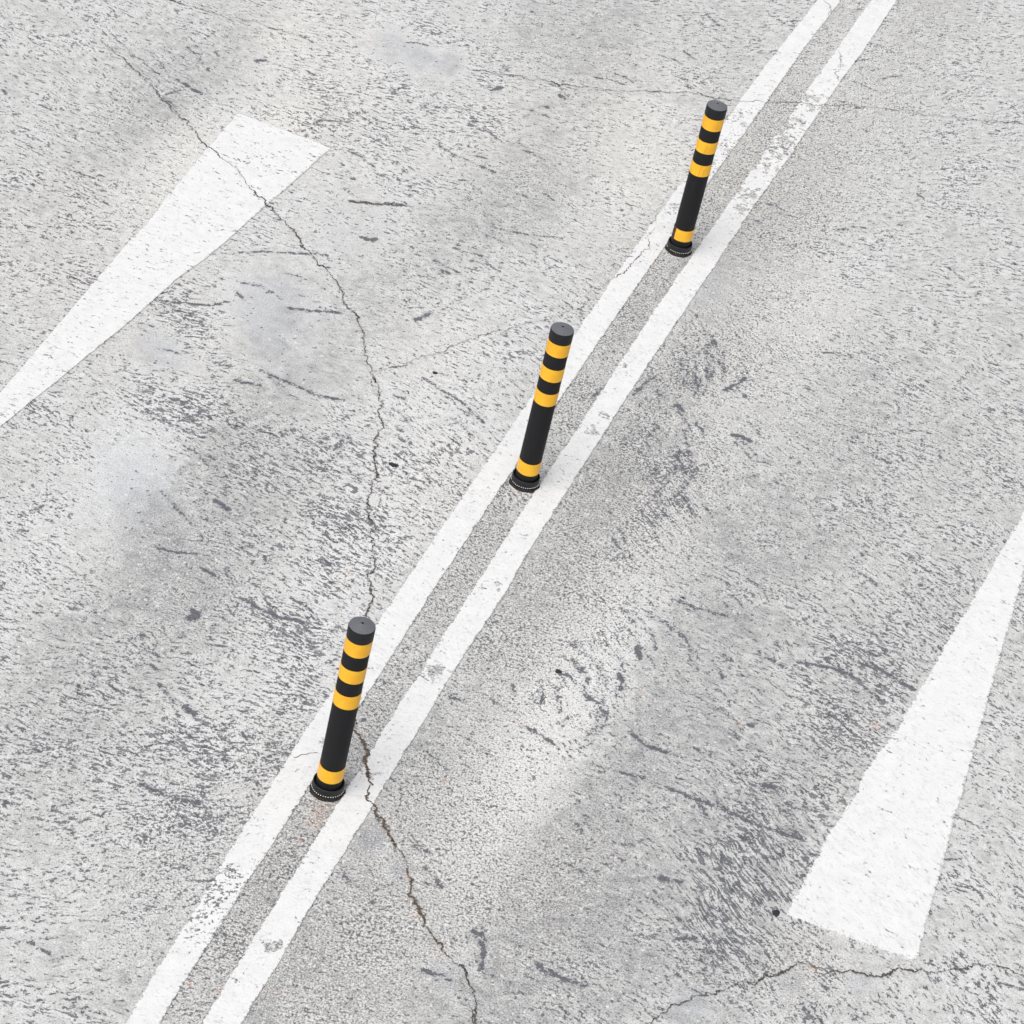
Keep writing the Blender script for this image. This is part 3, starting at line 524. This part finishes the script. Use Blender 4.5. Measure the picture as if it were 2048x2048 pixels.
crack(ZC([(0,1065),(200,1090),(400,1125),(520,1135),(600,1142),(690,1190),(800,1200)]), .0013)
crack(ZD([(1450,460),(1530,490),(1660,545),(1800,575),(1932,600)]), .0015)
crack(ZE([(830,592),(860,588),(900,580),(965,575)]), .0011); crack(ZE([(440,1185),(470,1170),(505,1163)]), .0020)
crack(ZD([(1060,1080),(1100,1078)]), .0006); crack(ZF([(1040,112),(1080,108),(1115,100)]), .0016)
crack(ZC([(480,510),(560,540),(700,570),(760,590)]), .0016); crack(ZA([(1105,1010),(1180,1018),(1250,1030),(1340,1020),(1440,1045)]), .0030)

# dried tar drops
M_TAR = mat_simple('dried tar', (.026, .027, .034, 1), .75, .3, var=.3, scale=120, bump=.001)
def tar(x, y, rx, ry, ang, seed):
    c = G(x, y); r = random.Random(seed); n = 44; ph = [r.uniform(0, 6.3) for _ in range(5)]
    V, F_ = [(c[0], c[1], .0032)], []
    for ring, (k, z) in enumerate(((.7, .0030), (1, .0004))):
        for i in range(n):
            a = 2*math.pi*i/n; q = 1+.13*math.sin(2*a+ph[0])+.10*math.sin(3*a+ph[1])+.06*math.sin(7*a+ph[2])+.04*math.sin(13*a+ph[3])
            u, v = rx*k*q*math.cos(a), ry*k*q*math.sin(a)
            V.append((c[0]+u*math.cos(ang)-v*math.sin(ang), c[1]+u*math.sin(ang)+v*math.cos(ang), z))
    F_ += [(0, 1+i, 1+(i+1) % n) for i in range(n)]+[(1+i, 1+n+i, 1+n+(i+1) % n, 1+(i+1) % n) for i in range(n)]
    mesh_obj('tar_drop', V, F_, M_TAR, parent=ground)
tar(787, 930, .0165, .013, -.3, 1); tar(1552, 1826, .0125, .014, .2, 2); tar(1117, 1343, .0105, .012, .5, 3); tar(870, 746, .009, .009, 0, 4); tar(1366, 1196, .004, .003, 0, 5)

# ------------------------------------------------------------------ delineator posts
NS = 96
def lathe(prof, seg=NS, rfun=None):
    V, F_ = [], []
    for k, (r, z) in enumerate(prof):
        for i in range(seg):
            a = 2*math.pi*i/seg; rr, zz = (r, z) if rfun is None else rfun(k, a, r, z)
            V.append((rr*math.cos(a), rr*math.sin(a), zz))
    for k in range(len(prof)-1):
        for i in range(seg):
            j = (i+1) % seg; F_.append((k*seg+i, k*seg+j, (k+1)*seg+j, (k+1)*seg+i))
    return V, F_
def band_mesh(z0, z1, r, a0, a1, teeth=75, ragged=None, rnd=None):
    """a strip of tape round the post, cut with pinking shears, with a little thickness"""
    n = teeth*2; V, F_ = [], []
    for i in range(n+1):
        a = a0+(a1-a0)*i/n; t = .0012 if i % 2 else 0
        zt = z1-t; zb = z0+t
        if rnd: zt += .0006*math.sin(a*2+rnd); zb += .0006*math.sin(a*2+rnd+.5)
        for (rr, zz) in ((r-.0012, zb), (r, zb), (r, zb), (r, (zt+zb)/2), (r, zt), (r, zt), (r-.0012, zt)):
            V.append((rr*math.cos(a), rr*math.sin(a), zz))
    for i in range(n):
        for k in (0, 2, 3, 5): F_.append((i*7+k, (i+1)*7+k, (i+1)*7+k+1, i*7+k+1))
    return V, F_
def line_on_post(path, r, wd):
    """thin dark crease following (angle, z) points on the tape"""
    V, F_ = [], []; rr = random.Random(len(path)*7+int(path[0][1]*1e4))
    for a, z in path:
        h = wd*rr.uniform(.5, 1.4)
        for s in (-1, 1):
            aa = a+s*h/r; V.append((r*math.cos(aa), r*math.sin(aa), z))
    F_ = [(2*i, 2*i+1, 2*i+3, 2*i+2) for i in range(len(path)-1)]
    return V, F_
H = .662
BANDS = [(.569, .620), (.466, .5165), (.364, .415), (.061, .111)]
def make_post(px, label, seam, skip_beads, seed, lean=(0, 0)):
    rnd = random.Random(seed); x, y = px
    root = empty('delineator_post', (x, y, 0)); root.rotation_euler = (lean[0], lean[1], 0)
    tag(root, label, 'bollard', 'black and yellow posts between the two white lines')
    face = math.atan2(-y, -x)                                       # towards where the photographer stood
    mesh_obj('post', *lathe([(.0390, .012), (.0390, .10), (.0392, .40), (.0392, .625), (.0385, .6265)]), M_BLACK, root)
    # cap: a sleeve with a shallow cone on top and a small hole
    prof = [(.0392, .6215), (.0401, .6205), (.0403, .6225), (.0402, .655), (.0400, .6595), (.0394, .6612), (.0386, .6620), (.030, .6642), (.018, .6678), (.009, .6706), (.0044, .6718), (.0038, .6712), (.0036, .664), (.0036, .640), (.0001, .640)]
    cap = mesh_obj('cap', *lathe(prof), M_CAP, root)
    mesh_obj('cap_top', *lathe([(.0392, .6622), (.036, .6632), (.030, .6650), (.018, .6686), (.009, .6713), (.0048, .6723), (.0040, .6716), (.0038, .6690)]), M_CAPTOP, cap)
    mesh_obj('hole', *lathe([(.0039, .6695), (.0036, .655), (.0001, .655)], 32), M_HOLE, cap)
    g = .010
    for bi, (z0, z1) in enumerate(BANDS):
        a0, a1 = face-seam+g, face-seam+2*math.pi-g*.6
        if bi == 3 and seed == 3: a0, a1 = face-seam+.18, face-seam+2*math.pi-.50
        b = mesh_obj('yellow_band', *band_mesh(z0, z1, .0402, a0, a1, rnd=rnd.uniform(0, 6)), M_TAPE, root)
        if seed == 3:
            if bi == 0: mesh_obj('crease', *line_on_post([(face+.55, .572), (face+.53, .59), (face+.57, .612)], .04035, .0002), M_DARKLINE, b)
            if bi == 1:
                for q, (da, zz) in enumerate([(.02, .506), (.10, .499), (-.02, .495), (.05, .489), (-.05, .486), (.03, .481), (-.07, .478), (0., .474), (-.10, .471)]):
                    mesh_obj('crease', *line_on_post([(face+da-.02, zz-.003), (face+da+.05, zz), (face+da+.02, zz+.004)], .04035+.00002*q, .00035), M_DARKLINE, b)
            if bi == 2:
                mesh_obj('crease', *line_on_post([(face-.02, .37), (face+.0, .385), (face-.01, .395), (face+.05, .405), (face+.10, .411)], .04035, .0003), M_DARKLINE, b)
                mesh_obj('crease', *line_on_post([(face+.40, .366), (face+.44, .385), (face+.55, .40), (face+.66, .412)], .04036, .0003), M_DARKLINE, b)
    if seed == 3:
        V, F_ = band_mesh(.060, .112, .0398, face-seam-.62, face-seam+.20, teeth=14)
        V = [(vx*(1+rnd.uniform(0, .035)), vy*(1+rnd.uniform(0, .035)), vz+rnd.uniform(-.002, .002)) for vx, vy, vz in V]
        mesh_obj('torn_tape', V, F_, M_TORN, root)
    # base: ribbed flange, shoulder and open collar
    def ragged(k, a, r, z):
        if k <= 2: r += .0022*math.sin(5*a+seed)+.0014*math.sin(13*a+2*seed)+.0009*math.sin(29*a)
        return r, z
    prof = [(.0515, -.002), (.0515, .0035), (.0505, .0075), (.0500, .0095), (.0500, .0215), (.0494, .0235), (.0488, .0300), (.0484, .0350), (.0478, .0368), (.0466, .0375), (.0449, .0368), (.0443, .0345), (.0436, .0250), (.0425, .0200), (.0385, .0195)]
    base = mesh_obj('base', *lathe(prof, rfun=ragged), M_BASE, root)
    V, F_ = [], []; nb = 40
    for i in range(nb):
        if i in skip_beads: continue
        a = face+(i-nb/2)*2*math.pi/nb; cx, cy, cz = .0500*math.cos(a), .0500*math.sin(a), .0160; s0 = len(V)
        for u in range(5):
            ph = -math.pi/2+math.pi*u/4
            for v in range(8):
                q = 2*math.pi*v/8; lx = .0015*math.sin(ph); cr_ = .0017*math.cos(ph)
                du, dz = cr_*math.cos(q), cr_*math.sin(q)
                V.append((cx+lx*math.cos(a)-du*math.sin(a), cy+lx*math.sin(a)+du*math.cos(a), cz+dz))
        for u in range(4):
            for v in range(8): F_.append((s0+u*8+v, s0+u*8+(v+1) % 8, s0+(u+1)*8+(v+1) % 8, s0+(u+1)*8+v))
    mesh_obj('bead_row', V, F_, M_BEAD, base)
    # gritty bitumen squeezed out under the flange
    def grime(k, a, r, z):
        q = (.5+.5*math.sin(3*a+seed*2))*(.5+.5*math.sin(7*a+seed)); j = rnd.uniform(-.001, .001)
        return (r+(.0035*q+j if k < 2 else 0), z+(abs(j)*1.2 if k == 1 else 0))
    mesh_obj('bitumen_ring', *lathe([(.0535, -.001), (.0530, .0045), (.0480, .0072)], 140, grime), M_GRIME, base)
    return root
POSTS = [(-0.34230692, 6.82241384), (0.01835647, 8.56310785), (0.38785856, 10.28675905)]
make_post(POSTS[0], 'nearest black and yellow striped post, beside the wide soil filled crack', 1.62, (), 1)
make_post(POSTS[1], 'middle black and yellow striped post with a thin vertical seam in its tape', .98, (13,), 2)
make_post(POSTS[2], 'farthest black and yellow striped post with creased tape and a torn lowest band', .98, (14, 15), 3)
